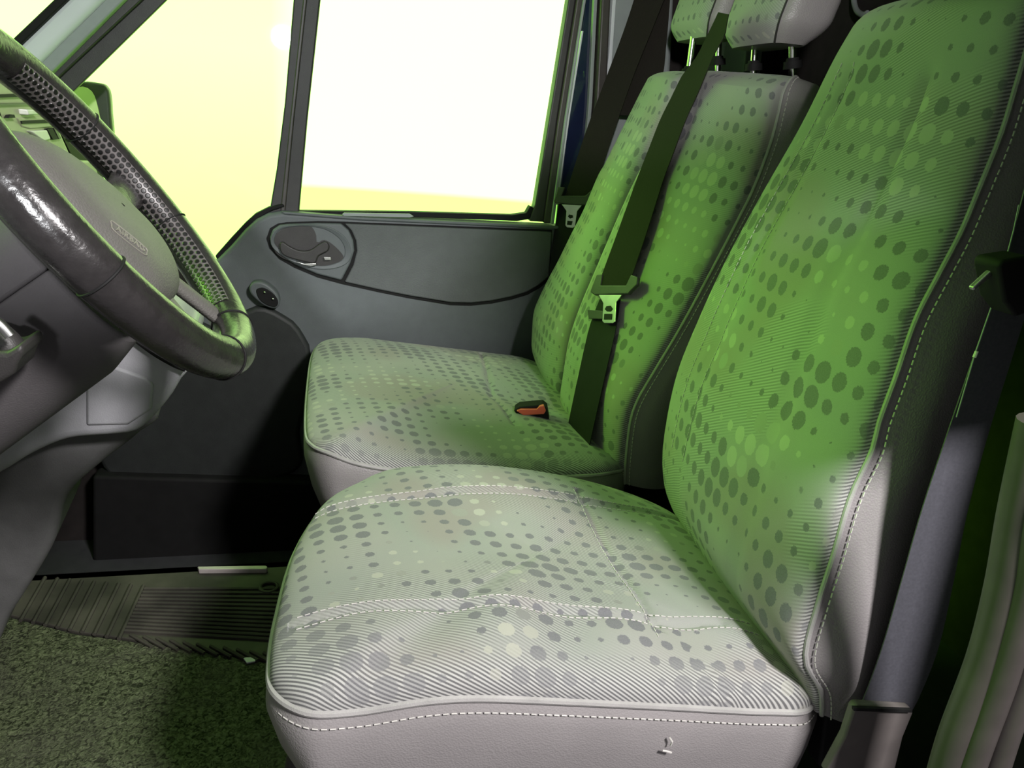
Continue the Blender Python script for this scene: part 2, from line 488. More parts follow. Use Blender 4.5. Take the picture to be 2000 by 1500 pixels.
def bedge(v, t):
    a = gauss(v, .06) + gauss(v - 1, .05) * .8 * (1 if t < .35 else 0)
    return min(1, a)
bk, rows1, R1, back1, lev1 = backrest(seat, nb, fb, D1, M['fab_b'], .122, r=.06, crown=.012, seams=bseam, edge=bedge, rc=.05)
# piping and stitching down the near seam
edge_path = [r[0] + Vector((0, -.001, 0)) for r in rows1]
bm = NB(); tube(bm, edge_path, .0035, 8); obj('piping', bm, M['piping'], seat)
bm = NB(); stitches(bm, [r[1] + Vector((0, -.004, 0)) for r in R1]); obj('stitching', bm, M['stitch'], seat)
# stitched lines on the face of the backrest
for vi in (11, 14):
    bm = NB(); stitches(bm, [r[40 - vi] + (-back1) * .001 for r in rows1[10:52]], r=.0007); obj('stitching', bm, M['stitch'], seat)
# stitched lines on the cushion
def on_cushion(pts):
    me = cu.data; res = []
    from mathutils.bvhtree import BVHTree
    bv = BVHTree.FromPolygons([v.co for v in me.vertices], [p.vertices for p in me.polygons])
    for x, y in pts:
        h = bv.ray_cast(Vector((x, y, 2)), Vector((0, 0, -1)))
        if h[0]: res.append(h[0] + Vector((0, 0, .0008)))
    return res
for off in (-.011, .011):
    for Y0, k in ((Y1, -.033), (Y2, .05)):
        q = on_cushion([(-.04 + .6 * i / 40, Y0 + k * (-.04 + .6 * i / 40) + off) for i in range(40)])
        if len(q) > 3:
            bm = NB(); stitches(bm, q, r=.0007); obj('stitching', bm, M['stitch'], seat)
q = on_cushion([(.392, .69 + .36 * i / 30) for i in range(31)])
bm = NB(); stitches(bm, q, r=.0007); obj('stitching', bm, M['stitch'], seat)
# scuffed tear in the vinyl side
bm = NB()
tube(bm, [PY(1308, 1441, .612), PY(1313, 1449, .611), PY(1310, 1456, .612)], .0012, 6)
tube(bm, [PY(1294, 1466, .612), PY(1301, 1467, .611), PY(1311, 1470, .612)], .0013, 6)
obj('tear', bm, M['stitch'], seat, label='small pale scuff on the vinyl')
# pedestal and hinge cover
bm = NB(); box(bm, (.02, .68, .01), (.56, 1.08, .24)); obj('pedestal', bm, M['base'], seat, bevel=.012)
bm = NB(); tube(bm, smooth_path([(-.035, .72, .30), (-.05, .72, .22), (-.05, .72, .10), (-.02, .74, .055), (.02, .78, .05)], 20), .009, 10)
bm2 = NB(); tube(bm2, smooth_path([(-.035, 1.06, .30), (-.05, 1.06, .22), (-.05, 1.06, .10), (-.02, 1.05, .055), (.02, 1.02, .05)], 20), .009, 10)
obj('adjuster_bar', bm, M['dark_plastic'], seat); obj('adjuster_bar', bm2, M['dark_plastic'], seat)
bm = NB(); prism(bm, [(1612, 1402), (1700, 1235), (1722, 1260), (1690, 1372), (1655, 1392), (1630, 1500), (1600, 1500)], .66, .03)
obj('hinge_cover', bm, M['black'], seat, bevel=.004)

# ================================================================== PASSENGER BENCH
bench = thing('bench_seat', 'double passenger bench seat in dotted grey fabric beside the far door', 'car seat', (.27, 1.68, 0))
zp = lambda x: .372 - .065 * max(0, x) / .6
oo = [PY(a, b, 1.30) for a, b in ((700, 906), (780, 919), (900, 928), (1050, 932), (1185, 925))] + [Vector((.63, 1.4, .30)), Vector((.64, 1.68, .30)), Vector((.63, 1.95, .30)), Vector((.57, 2.05, .31))] + \
     [Vector((x, 2.06, zp(x) + .0)) for x in (.45, .3, .15, .06)] + [Vector((-.02, 2.02, .372)), Vector((-.05, 1.93, .372)), Vector((-.056, 1.68, .372)), Vector((-.052, 1.42, .376)), Vector((-.038, 1.345, .378)), PY(645, 886, 1.305)]
def bs1(x, y): return .008 * gauss(x - (.37 + .12 * abs(y - 1.62)), .006) if 1.45 < y < 2.0 else 0
def bsag(x, y): return -.012 * gauss(y - 1.62, .05) * gauss(x - .5, .12) + .006 * gauss(y - 1.85, .15) * gauss(x - .2, .2)
def cedge2(p, s): return min(1, 1.1 * gauss(p.y - 1.30, .035)) 
O2, cu2 = cushion(bench, oo, .048, M['fab_p'], seams=(bs1,), sag=bsag, edge_fn=cedge2, n=320, rings=70)
bm = NB(); tube(bm, O2, .0045, 8, closed=True); obj('piping', bm, M['piping'], bench)
skirt(bench, O2, [(0, 0, -.002), (-.012, 0, .004), (-.04, .003, .008), (-.10, .012, .004), (-.16, .03, 0), (-.2, .06, -.01)], M['vinyl'], 'seat_skirt')
bm = NB(); box(bm, (.10, 1.36, .01), (.56, 2.0, .21)); obj('pedestal', bm, M['base'], bench, bevel=.012)

YB = 1.335
n2px = [(1220, 945), (1222, 900), (1231, 824), (1245, 782), (1273, 733), (1324, 648), (1378, 550), (1441, 430), (1472, 367), (1507, 273), (1528, 185)]
n2 = [PY(p[0], p[1], YB) for p in n2px]
f2px = [(1098, 745), (1100, 733), (1112, 663), (1133, 600), (1162, 530), (1222, 390), (1262, 310), (1301, 235), (1326, 165)]
f2 = [PY(p[0], p[1], 1.70) + Vector((.02, 0, 0)) for p in f2px]
f2[0] = Vector((.585, 1.70, .31))
def bedge2(v, t): return min(1, gauss(v, .07)) if t < .5 else 0
def bseam2(v, t): return .005 * gauss(v - .62, .02)
bo, rows2, R2, back2, lev2 = backrest(bench, n2, f2, .035, M['fab_q'], .11, r=.04, crown=.012, edge=bedge2, rc=.03, seams=bseam2)
bm = NB(); stitches(bm, [r[1] + Vector((0, -.002, 0)) for r in R2]); obj('stitching', bm, M['stitch'], bench)
bm = NB(); tube(bm, [r[0] for r in rows2], .0035, 8); obj('piping', bm, M['piping'], bench)
bm = NB(); tube(bm, [r[37] - back2 * .0005 for r in rows2[2:54]], .0022, 8); obj('piping', bm, M['stitch'], bench, label='pale piping on the edge between the two backrests')
n3 = [p + Vector((-.005, .015, 0)) for p in f2]
f3px = [(1044, 715), (1037, 650), (1040, 612), (1050, 586), (1070, 546), (1088, 514), (1116, 458), (1140, 412), (1166, 350), (1182, 322), (1210, 266), (1243, 200)]
f3 = [PY(p[0], p[1], 2.03) + Vector((.028, 0, 0)) for p in f3px]
f3[0] = Vector((.60, 2.03, .33))
ax = f3[-1]; f3.append(ax + Vector((.018, -.015, .05)))
bo3, rows3, R3, back3, lev3 = backrest(bench, n3, f3, .035, M['fab_q'], .11, r=.04, crown=.008, rc=.06)

def headrest(parent, cx, y0, y1, z0, post_x, mat, dx=.11):
    """pillow: fabric front, vinyl sides, chrome posts"""
    yc = (y0 + y1) / 2
    def sec(z, e):
        pts = []; ly = (y1 - y0) / 2; lx = dx / 2
        for k in range(48):
            a = 2 * PI * k / 48; c_, s_ = math.cos(a), math.sin(a)
            x = abs(c_) ** (2 / 3.6) * (1 if c_ > 0 else -1) * (lx - .028 * e)
            y = abs(s_) ** (2 / 4.5) * (1 if s_ > 0 else -1) * (ly - .03 * e)
            pts.append(Vector((cx + x + .25 * (z - z0), yc + y, z)))
        return pts
    rows = []; H_ = .19
    for k in range(30):
        t = k / 29; th = t * PI
        if t < .25: e = 1 - math.sin(PI / 2 * t / .25)
        elif t > .75: e = 1 - math.sin(PI / 2 * (1 - t) / .25)
        else: e = 0
        rows.append(sec(z0 + H_ * (.5 - .5 * math.cos(th)) if False else z0 + H_ * t, e))
    def part(name, ks, mt):
        b = NB(); rr = [[r[k % 48] for k in ks] for r in rows]
        uv = []; va = 0
        for i, r in enumerate(rr):
            if i: va += (r[len(r) // 2] - rr[i - 1][len(r) // 2]).length
            d = [0]
            for q in range(1, len(r)): d.append(d[-1] + (r[q] - r[q - 1]).length)
            uv.append([(x, va) for x in d])
        grid(b, rr, uv); o = obj(name, b, mt, hr); return o
    hr = bpy.data.objects.new('head_restraint', None); COL.objects.link(hr); hr.parent = parent; hr.matrix_parent_inverse = mw(parent).inverted(); hr.location = (0, 0, 0)
    hr.empty_display_size = .03
    # angles: -X side is a=PI (k=24); near side (-Y) is k=36; far side k=12
    b = part('front_fabric', range(14, 31), mat); set_edge(b, [0] * len(b.data.vertices))
    part('side_vinyl', range(30, 63), M['vinyl'])
    for (rw, flip) in ((rows[0], 0), (rows[-1], 1)):
        pass
    b = NB(); b.faces.new([b.verts.new(p) for p in rows[0]]); obj('end_cap', b, M['vinyl'], hr)
    b = NB(); b.faces.new([b.verts.new(p) for p in rows[-1]]); obj('end_cap', b, M['vinyl'], hr)
    b = NB(); seamp = [r[30] + Vector((-.0005, -.0005, 0)) for r in rows]; tube(b, seamp, .0022, 6); obj('seam_piping', b, M['dark_plastic'], hr)
    return hr
def chrome_post(parent, px, pz0, pz1, y, r=.0078):
    p0 = PY(*pz0, y); p1 = PY(*pz1, y)
    b = NB(); d = (p0 - p1).normalized(); loft_cyl(b, p1 - d * .05, p0 + d * .03, r, r, 16)
    obj('headrest_post', b, M['chrome'], parent)
    b = NB(); loft_cyl(b, p0 + d * .008, p0 - d * .006, r * 2.4, r * 2.2, 20); loft_cyl(b, p0 - d * .006, p0 - d * .012, r * 1.7, r * 1.5, 20)
    obj('post_collar', b, M['black'], parent)
h2 = headrest(bench, .865, 1.385, 1.64, 1.178, None, M['fab_q'], dx=.135)
h3 = headrest(bench, .885, 1.72, 1.97, 1.215, None, M['fab_q'], dx=.14)
chrome_post(bench, 0, (1548, 125), (1548, 95), 1.46)
chrome_post(bench, 0, (1472, 130), (1474, 100), 1.58)
chrome_post(bench, 0, (1345, 140), (1355, 66), 1.83)
chrome_post(bench, 0, (1402, 120), (1405, 50), 1.78)

# red release buckle pushed up between the cushion and the backrest
bk_ = thing('seat_belt_buckle', 'black seat belt buckle with a red release button on the passenger bench', 'buckle', (.52, 1.75, .33))
p0 = [PX(1003, 805, .47), PX(1012, 796, .47), PX(1062, 792, .50), PX(1072, 800, .50), PX(1072, 838, .52), PX(1060, 834, .52)]
def bp(px, py, y=1.50): return PY(px, py, y)
bm = NB(); poly(bm, [bp(1003, 802), bp(1014, 795), bp(1060, 791), bp(1068, 798), bp(1078, 850), bp(1040, 850)], (.01, .035, 0)); obj('buckle_body', bm, M['black'], bk_, bevel=.003)
bm = NB(); poly(bm, [bp(1009, 803, 1.493), bp(1017, 800, 1.493), bp(1048, 800, 1.493), bp(1054, 794, 1.493), bp(1062, 793, 1.493), bp(1066, 803, 1.493), bp(1062, 809, 1.493), bp(1022, 811, 1.493)], (.003, .012, 0)); obj('release_button', bm, M['red'], bk_, bevel=.001)

# ================================================================== SEAT BELTS
def ribbon(bm, L, Rr, th=.0016, n=40):
    a = smooth_path(L, n); b = smooth_path(Rr, n)
    rows = [[p.lerp(q, k / 4) for k in range(5)] for p, q in zip(a, b)]
    nn = (a[1] - a[0]).cross(b[0] - a[0]).normalized() * th
    rows2_ = [r + [p + nn for p in r[::-1]] for r in rows]
    V = grid(bm, rows2_, closed=True); bm.faces.new(V[0]); bm.faces.new(V[-1]); return bm
def tongue(parent, bracket, plate, slots, pf):
    bm = NB(); poly(bm, [pf(*p) for p in bracket], pf.off * 9); obj('tongue_bracket', bm, M['dark_plastic'], parent, bevel=.0025)
    bm = NB(); poly(bm, [pf(*p) for p in plate], pf.off * 2.2)
    obj('metal_tongue', bm, M['steel'], parent, bevel=.0008)
    bm = NB()
    for s in slots: poly(bm, [pf(*p, -.0012) for p in s], pf.off * .8)
    obj('tongue_slot', bm, M['black'], parent)
    bm = NB(); xs = [p[0] for p in plate]; ys = [p[1] for p in plate]
class Plane:
    def __init__(s, p0, n, depth=.001):
        s.p0 = Vector(p0); s.n = Vector(n).normalized(); s.off = s.n * .001
        if s.off.dot(s.p0 - CAM) < 0: s.off = -s.off
    def __call__(s, px, py, d=0): return PP(px, py, s.p0 + s.off.normalized() * d, s.n)
# plane just in front of the bench backrests
nb_plane = Vector((-.96, -.12, .30))
pm_ = Plane((.565, 1.62, .45), (-.945, -.10, .31))
from mathutils.bvhtree import BVHTree
def surf(*objs):
    vs = []; fs = []
    for o in objs:
        k = len(vs); vs += [v.co.copy() for v in o.data.vertices]; fs += [[i + k for i in p.vertices] for p in o.data.polygons]
    return BVHTree.FromPolygons(vs, fs)
seat_surf = surf(bo, bo3)
def lay(px, py, off=.009):
    d = ray(px, py).normalized(); h = seat_surf.ray_cast(CAM, d)
    return h[0] - d * off if h[0] else None
def lay_list(pts, off=.009):
    out = []; first = False
    for p in pts:
        q = lay(p[0], p[1], off) if p[1] > 190 else None
        out.append(q)
    last_hit = max([i for i, q in enumerate(out) if q] or [0])
    for i in range(last_hit, -1, -1):      # above the seat back: straight up towards the roof anchor
        if out[i] is None: 
            k = i + 1
            while k < len(out) and out[k] is None: k += 1
            out[i] = PY(pts[i][0], pts[i][1], out[k].y - .022) if k < len(out) else None
    for i in range(len(out)):
        if out[i] is None and i: out[i] = PY(pts[i][0], pts[i][1], out[i - 1].y - .03)
    return [q for q in out if q]
belt2 = thing('seat_belt', 'dark seat belt lying down the middle of the bench backrests', 'seat belt', pm_(1200, 560))
L2 = [(1404, 24), (1392, 50), (1362, 110), (1332, 150), (1290, 235), (1245, 350), (1205, 460), (1168, 560)]
R2_ = [(1424, 28), (1416, 70), (1394, 110), (1367, 175), (1340, 235), (1297, 350), (1262, 460), (1228, 560)]
bm = NB(); L2 = [(a + (c - a) * t, b + (d - b) * t) for (a, b), (c, d) in zip(L2, L2[1:]) for t in (0, .5)] + [L2[-1]]
R2_ = [(a + (c - a) * t, b + (d - b) * t) for (a, b), (c, d) in zip(R2_, R2_[1:]) for t in (0, .5)] + [R2_[-1]]
la, ra = lay_list(L2, .036), lay_list(R2_, .032)
ribbon(bm, la, ra); obj('webbing', bm, M['web'], belt2)
L2b = [(1172, 585), (1152, 640), (1128, 745), (1102, 870)]; R2b = [(1212, 585), (1204, 640), (1180, 745), (1148, 888)]
bm = NB(); ribbon(bm, lay_list(L2b, .014), lay_list(R2b, .014)); obj('webbing', bm, M['black'], belt2)
pt = Plane((la[-1] + ra[-1]) / 2 - ray(1200, 570).normalized() * .012, pm_.n)
tongue(belt2, [(1165, 536), (1176, 535), (1172, 557), (1222, 557), (1232, 536), (1245, 541), (1243, 556), (1231, 568), (1226, 574), (1160, 576), (1152, 570), (1157, 556)],
       [(1169, 576), (1214, 576), (1203, 590), (1201, 628), (1197, 631), (1180, 631), (1176, 627), (1178, 592)],
       [[(1181, 604), (1184, 598), (1192, 597), (1196, 603), (1192, 608), (1185, 608)], [(1180, 613), (1195, 613), (1194, 624), (1179, 624)]], pt)
bm = NB(); poly(bm, [pt(*p) for p in ((1147, 605), (1178, 607), (1176, 623), (1149, 622))], pt.off * 4); obj('belt_stop', bm, M['dark_plastic'], belt2, bevel=.001)

po = Plane((.66, 2.045, .75), (-.55, -.80, .18))
belt3 = thing('seat_belt', 'dark seat belt hanging by the far door pillar outboard of the bench', 'seat belt', po(1120, 400))
bm = NB(); ribbon(bm, [po(*p) for p in ((1243, -30), (1238, 0), (1213, 75), (1175, 175), (1140, 270), (1103, 385))], [po(*p) for p in ((1310, -30), (1297, 0), (1272, 62), (1233, 160), (1195, 270), (1156, 388))]); obj('webbing', bm, M['web'], belt3)
po2 = Plane((.68, 2.075, .75), (-.55, -.80, .18))
bm = NB(); ribbon(bm, [po2(*p) for p in ((1298, -20), (1262, 80), (1222, 180), (1205, 225))], [po2(*p) for p in ((1310, -20), (1302, 80), (1290, 160), (1245, 225))]); obj('webbing', bm, M['web'], belt3)
bm = NB(); ribbon(bm, [po2(*p) for p in ((1092, 395), (1083, 450), (1074, 520), (1064, 600))], [po2(*p) for p in ((1152, 395), (1125, 450), (1110, 520), (1100, 600))]); obj('webbing', bm, M['black'], belt3)
pt3 = Plane(po.p0 - po.off * 10, po.n)
tongue(belt3, [(1089, 365), (1103, 366), (1097, 382), (1143, 382), (1158, 368), (1159, 376), (1152, 398), (1146, 401), (1112, 399), (1083, 396), (1081, 392), (1086, 378)],
       [(1097, 399), (1136, 401), (1127, 412), (1123, 442), (1119, 445), (1107, 444), (1104, 440), (1106, 412)],
       [[(1109, 423), (1111, 419), (1118, 420), (1119, 425), (1113, 427)], [(1108, 431), (1118, 432), (1116, 440), (1107, 439)]], pt3)

# driver's belt, slack between the pillar and the seat
pdv = Plane((.66, .60, .60), (-.12, -.97, .05))
belt1 = thing('seat_belt', 'dark seat belt running down behind the near seat backrest', 'seat belt', pdv(1740, 1380))
bm = NB(); ribbon(bm, [pdv(*p) for p in ((1672, 1388), (1685, 1370), (1722, 1270), (1760, 1140), (1800, 1000), (1850, 850), (1905, 690), (1950, 560), (1975, 470), (2010, 340))],
                 [pdv(*p) for p in ((1782, 1388), (1790, 1375), (1832, 1270), (1862, 1140), (1890, 1000), (1930, 850), (1980, 690), (2020, 560), (2045, 470), (2075, 340))]); obj('webbing', bm, simple('webbing_blue_grey', (.07, .07, .085), .7, scale=300), belt1)
bm = NB(); tube(bm, [pdv(*p, -.003) for p in ((1868, 815), (1905, 690), (1950, 560), (1980, 450), (1990, 400))], .0007, 5); obj('webbing_edge', bm, M['pillar_d'], belt1)
bm = NB(); prism(bm, [(1668, 1384), (1676, 1378), (1780, 1384), (1785, 1392), (1765, 1440), (1748, 1510), (1612, 1510), (1650, 1440)], .575, .012); obj('anchor_cover', bm, simple('anchor_cover_plastic', (.13, .115, .11), .5), belt1, bevel=.004)
bm = NB(); prism(bm, [(1668, 1383), (1782, 1387), (1782, 1392), (1668, 1389)], .57, .004); obj('cover_slot', bm, M['black'], belt1)
bm = NB(); prism(bm, [(1900, 562), (1903, 569), (1938, 540), (1950, 536), (1958, 524), (1950, 511), (1942, 514), (1937, 528)], .56, .006); obj('metal_tongue', bm, M['steel'], belt1, bevel=.0015)
bm = NB(); prism(bm, [(1950, 520), (1958, 508), (2010, 500), (2040, 520), (2040, 600), (1985, 620), (1962, 590)], .55, .03); obj('tongue_bracket', bm, M['black'], belt1, bevel=.006)
bm = NB(); tube(bm, [PY(1903, 698, .588), PY(1908, 686, .588)], .0018, 8); obj('webbing_button', bm, M['stitch'], belt1, label='small white plastic dot on the belt edge')

# ================================================================== PASSENGER DOOR
YD = 2.10
door = thing('door_1', 'far passenger door', 'door', (.15, 2.12, -.3)); del door['label']; del door['category']; door['kind'] = 'structure'
def dp(pts, y=YD): return pix(pts, y)
panel = [(552, 412), (700, 424), (900, 434), (1078, 441), (1200, 446), (1210, 760), (1200, 1010), (1000, 1075), (800, 1085), (600, 1090), (330, 1100), (250, 1000), (230, 700), (330, 600), (424, 506), (452, 478), (478, 448), (500, 428), (524, 416)]
bm = NB(); poly(bm, dp(panel), (0, .06, 0)); obj('door_card', bm, M['door'], door, bevel=.014, seg=4)
# ledge below the glass
bm = NB(); poly(bm, dp([(548, 413), (700, 424), (900, 433), (1078, 441), (1130, 444), (1130, 450), (1078, 447), (900, 439), (700, 430), (556, 419)], YD - .006), (0, .06, 0)); obj('sill_ledge', bm, M['door'], door, bevel=.003)
bm = NB(); poly(bm, dp([(668, 419), (672, 416), (800, 418), (808, 423), (800, 425), (672, 422)], YD + .0), (0, .01, 0)); obj('sill_slot', bm, M['pillar_d'], door, bevel=.001)
# lens-shaped insert: black groove plate, then the two inserts
lens = [(560, 434), (620, 432), (668, 433), (800, 438), (950, 444), (1078, 449), (1074, 545), (1055, 562), (1030, 576), (1000, 585), (960, 593), (920, 597), (880, 596), (800, 583), (740, 571), (668, 555), (620, 542), (575, 523), (545, 506), (526, 485), (520, 466), (527, 446), (542, 437)]
bm = NB(); poly(bm, dp(smoothpx(lens) if False else lens, YD - .002), (0, .012, 0)); obj('insert_groove', bm, M['black'], door)
ins1 = [(562, 438), (620, 436), (666, 437), (681, 450), (690, 470), (692, 490), (684, 515), (667, 548), (620, 536), (578, 518), (550, 502), (532, 483), (526, 466), (532, 449), (546, 440)]
bm = NB(); poly(bm, dp(ins1, YD - .012), (0, .02, 0)); hb = obj('handle_surround', bm, M['door'], door, bevel=.005)
ins2 = [(673, 437), (800, 442), (950, 448), (1078, 453), (1073, 540), (1053, 557), (1028, 571), (998, 580), (958, 588), (920, 592), (880, 591), (800, 578), (740, 566), (673, 551), (690, 518), (697, 490), (695, 470), (686, 450)]
bm = NB(); poly(bm, dp(ins2, YD - .010), (0, .02, 0)); obj('fabric_insert', bm, M['door_hi'], door, bevel=.004)
# interior latch: raised oval lip, dark bowl and lever
oval_o = [(545, 445), (575, 440), (612, 439), (645, 445), (672, 462), (684, 484), (684, 506), (668, 520), (640, 526), (610, 524), (575, 513), (548, 498), (530, 480), (530, 460)]
oval_i = [(550, 448), (578, 443), (604, 443), (636, 449), (662, 466), (673, 486), (670, 505), (656, 514), (634, 519), (608, 517), (578, 507), (554, 493), (537, 477), (537, 462)]
bm = NB(); ringpoly(bm, smooth_path(dp(oval_o, YD - .018), 60, True), smooth_path(dp(oval_i, YD - .014), 60, True), (0, .012, 0)); obj('latch_lip', bm, M['door'], hb, bevel=.002)
bowl = [(545, 452), (560, 444), (590, 441), (608, 443), (617, 458), (619, 474), (630, 469), (640, 471), (655, 482), (668, 496), (671, 505), (658, 514), (640, 518), (612, 524), (590, 519), (570, 511), (550, 503), (536, 490), (532, 468)]
bm = NB(); poly(bm, smooth_path(dp(bowl, YD - .0125), 60, True), (0, .012, 0)); obj('latch_bowl', bm, M['dark_plastic'], hb)
lever = [(546, 476), (552, 473), (566, 482), (585, 490), (605, 489), (622, 478), (634, 472), (642, 478), (640, 490), (622, 500), (614, 514), (590, 510), (560, 502), (548, 492)]
bm = NB(); poly(bm, smooth_path(dp(lever, YD - .030), 50, True), (0, .014, 0)); obj('latch_lever', bm, M['dark_plastic'], hb, bevel=.004)
bm = NB(); poly(bm, dp([(578, 511), (595, 515), (617, 514), (618, 518), (608, 520), (592, 518)], YD - .034), (0, .008, 0)); obj('latch_edge', bm, M['steel'], hb, bevel=.001, label='bright worn lower edge of the latch')
bm = NB(); poly(bm, dp([(632, 502), (646, 503), (647, 508), (634, 508)], YD - .026), (0, .004, 0)); obj('lock_mark', bm, M['steel'], hb, bevel=.0008)
# window switch on its pod
pod = [(487, 560), (495, 552), (510, 551), (525, 558), (540, 572), (546, 588), (543, 600), (532, 603), (515, 597), (498, 584), (488, 572)]
podi = [(500, 568), (506, 563), (516, 563), (530, 571), (540, 582), (543, 592), (539, 599), (530, 599), (516, 593), (505, 583)]
bm = NB(); P_ = smooth_path(dp(pod, YD - .035), 50, True); poly(bm, P_, (.0, .04, 0)); sw = obj('switch_pod', bm, M['door'], door, bevel=.006)
bm = NB(); poly(bm, smooth_path(dp(podi, YD - .038), 50, True), (0, .008, 0)); swb = obj('window_switch', bm, M['black'], sw, bevel=.002)
for (a, b) in ((517, 571), (533, 584)):
    bm = NB(); c_ = PY(a, b, YD - .041); bmesh.ops.create_icosphere(bm, subdivisions=2, radius=.0035, matrix=Matrix.Translation(c_)); obj('switch_dot', bm, M['chrome'], swb)
# lower front of the door card, dash shadow put into colour and edge; pocket
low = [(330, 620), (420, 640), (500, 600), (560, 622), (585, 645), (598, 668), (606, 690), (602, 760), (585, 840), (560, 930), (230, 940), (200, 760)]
bm = NB(); poly(bm, smooth_path(dp(low, YD - .02), 70, True), (0, .03, 0)); obj('lower_shade_panel', bm, M['door_shade'], door, bevel=.012, seg=4)
bm = NB(); poly(bm, dp([(180, 930), (700, 945), (700, 1110), (180, 1110)], YD - .05), (0, .06, 0)); obj('door_pocket', bm, M['black'], door, bevel=.01)  # black puts the deep shade into the pocket and its opening
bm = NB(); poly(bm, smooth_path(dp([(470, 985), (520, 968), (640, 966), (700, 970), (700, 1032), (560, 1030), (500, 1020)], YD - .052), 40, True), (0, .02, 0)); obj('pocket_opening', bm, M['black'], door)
# window frame
YF = 2.13
def fr(name, pts, y, d, mat, bev=.004, par=door): 
    bm = NB(); prism(bm, pts, y, d); return obj(name, bm, mat, par, bevel=bev)
fr('division_bar', [(524, 425), (583, 425), (600, 235), (632, -60), (648, -210), (594, -210), (578, -60), (556, 200), (540, 330)], YF - .01, .04, M['dark_plastic'])
fr('division_strip', [(546, 425), (556, 425), (574, 235), (606, -60), (622, -210), (614, -210), (598, -60), (566, 235)], YF - .016, .02, M['brown_rubber'], .003)
fr('rear_frame', [(1034, 432), (1062, 434), (1088, 235), (1134, -60), (1158, -210), (1144, -210), (1120, -60), (1072, 235), (1045, 400)], YF - .01, .04, M['dark_plastic'])
fr('rear_frame_strip', [(1062, 436), (1076, 437), (1102, 235), (1148, -60), (1172, -210), (1160, -210), (1136, -60), (1090, 235)], YF - .02, .05, M['brown_rubber'], .004)
fr('top_rail', [(420, -175), (1170, -195), (1175, -240), (450, -225)], YF - .015, .05, M['dark_plastic'])
fr('rear_seal', [(1076, 438), (1082, 438), (1108, 235), (1154, -60), (1149, -60), (1103, 235)], YF - .03, .05, M['pillar_d'], .002)
fr('window_gasket', [(583, 412), (800, 414), (1000, 420), (1028, 416), (1036, 402), (1044, 408), (1036, 428), (1010, 432), (800, 424), (583, 421)], YF - .005, .03, M['black'], .002)
fr('corner_gasket', [(424, 508), (420, 500), (450, 466), (478, 436), (498, 418), (524, 405), (552, 398), (556, 404), (530, 412), (506, 426), (484, 446), (456, 478)], YF - .02, .03, M['black'], .003)
def ext(l, k0=-1.2, k1=.6):
    (x0, y0), (x1, y1) = l; return [(x0 + (x1 - x0) * k0, y0 + (y1 - y0) * k0), (x0 + (x1 - x0) * (1 + k1), y0 + (y1 - y0) * (1 + k1))]
LA, LB, LC, LD, LE = (ext(l) for l in (((32, 82), (118, 0)), ((80, 118), (200, 0)), ((97, 138), (235, 0)), ((117, 148), (278, -2)), ((150, 172), (325, 0))))
def band(a, b): return [a[0], a[1], b[1], b[0]]
fr('front_frame', band(LC, LE), YF - .01, .012, M['dark_plastic'], .003)
fr('front_frame_strip', band(LC, LD), YF - .03, .03, M['dark_plastic'], .004)
bm = NB(); poly(bm, [PY(p[0], p[1], YF + .012) for p in ((575, 430), (1062, 440), (1162, -200), (634, -190))], (0, .004, 0))
g = struct('window_1', bm, M['glass'], smooth=False)
bm = NB(); poly(bm, [PY(p[0], p[1], YF + .012) for p in ((60, 330), (200, 700), (430, 510), (548, 420), (632, -190), (440, -190), (130, 160))], (0, .004, 0))
g2 = struct('window_2', bm, M['glass'], smooth=False)

# wing mirror outside the quarter glass
mir = thing('wing_mirror', 'dark framed wing mirror outside the far door glass', 'mirror', PY(190, 200, 2.32))
bm = NB(); poly(bm, smooth_path(pix([(120, 175), (160, 160), (185, 161), (205, 166), (213, 178), (217, 215), (217, 300), (160, 330), (110, 260)], 2.36), 60, True), (-.02, .10, 0)); obj('mirror_housing', bm, M['dark_plastic'], mir, bevel=.02, seg=4)
bm = NB(); poly(bm, smooth_path(pix([(120, 185), (155, 170), (172, 173), (184, 188), (194, 225), (204, 290), (160, 310), (120, 250)], 2.355), 40, True), (0, .004, 0)); obj('mirror_glass', bm, simple('mirror_face', (.80, .88, .45), .6, noise=.02), mir)  # lime outdoor brightness put into the glass colour
bm = NB(); tube(bm, [PY(140, 260, 2.36), PY(120, 330, 2.24)], .02, 12); obj('mirror_arm', bm, M['dark_plastic'], mir)

# ================================================================== PILLARS, ROOF, BULKHEAD
def pr(name, pts, y, d, mat, bev=.01):
    bm = NB(); prism(bm, pts, y, d); return struct(name, bm, mat, bevel=bev)
pr('trim_1', band(LA, LB), 2.05, .07, M['pillar'], .018)
pr('trim_2', band([(p[0] - 14, p[1]) for p in LA], [(p[0] + 6, p[1] + 6) for p in LA]), 2.035, .03, M['black'], .003)
pr('trim_3', band([(p[0] - 3, p[1] - 2) for p in LB], [(p[0] + 3, p[1] + 3) for p in LC]), 2.07, .05, M['pillar_d'], .004)
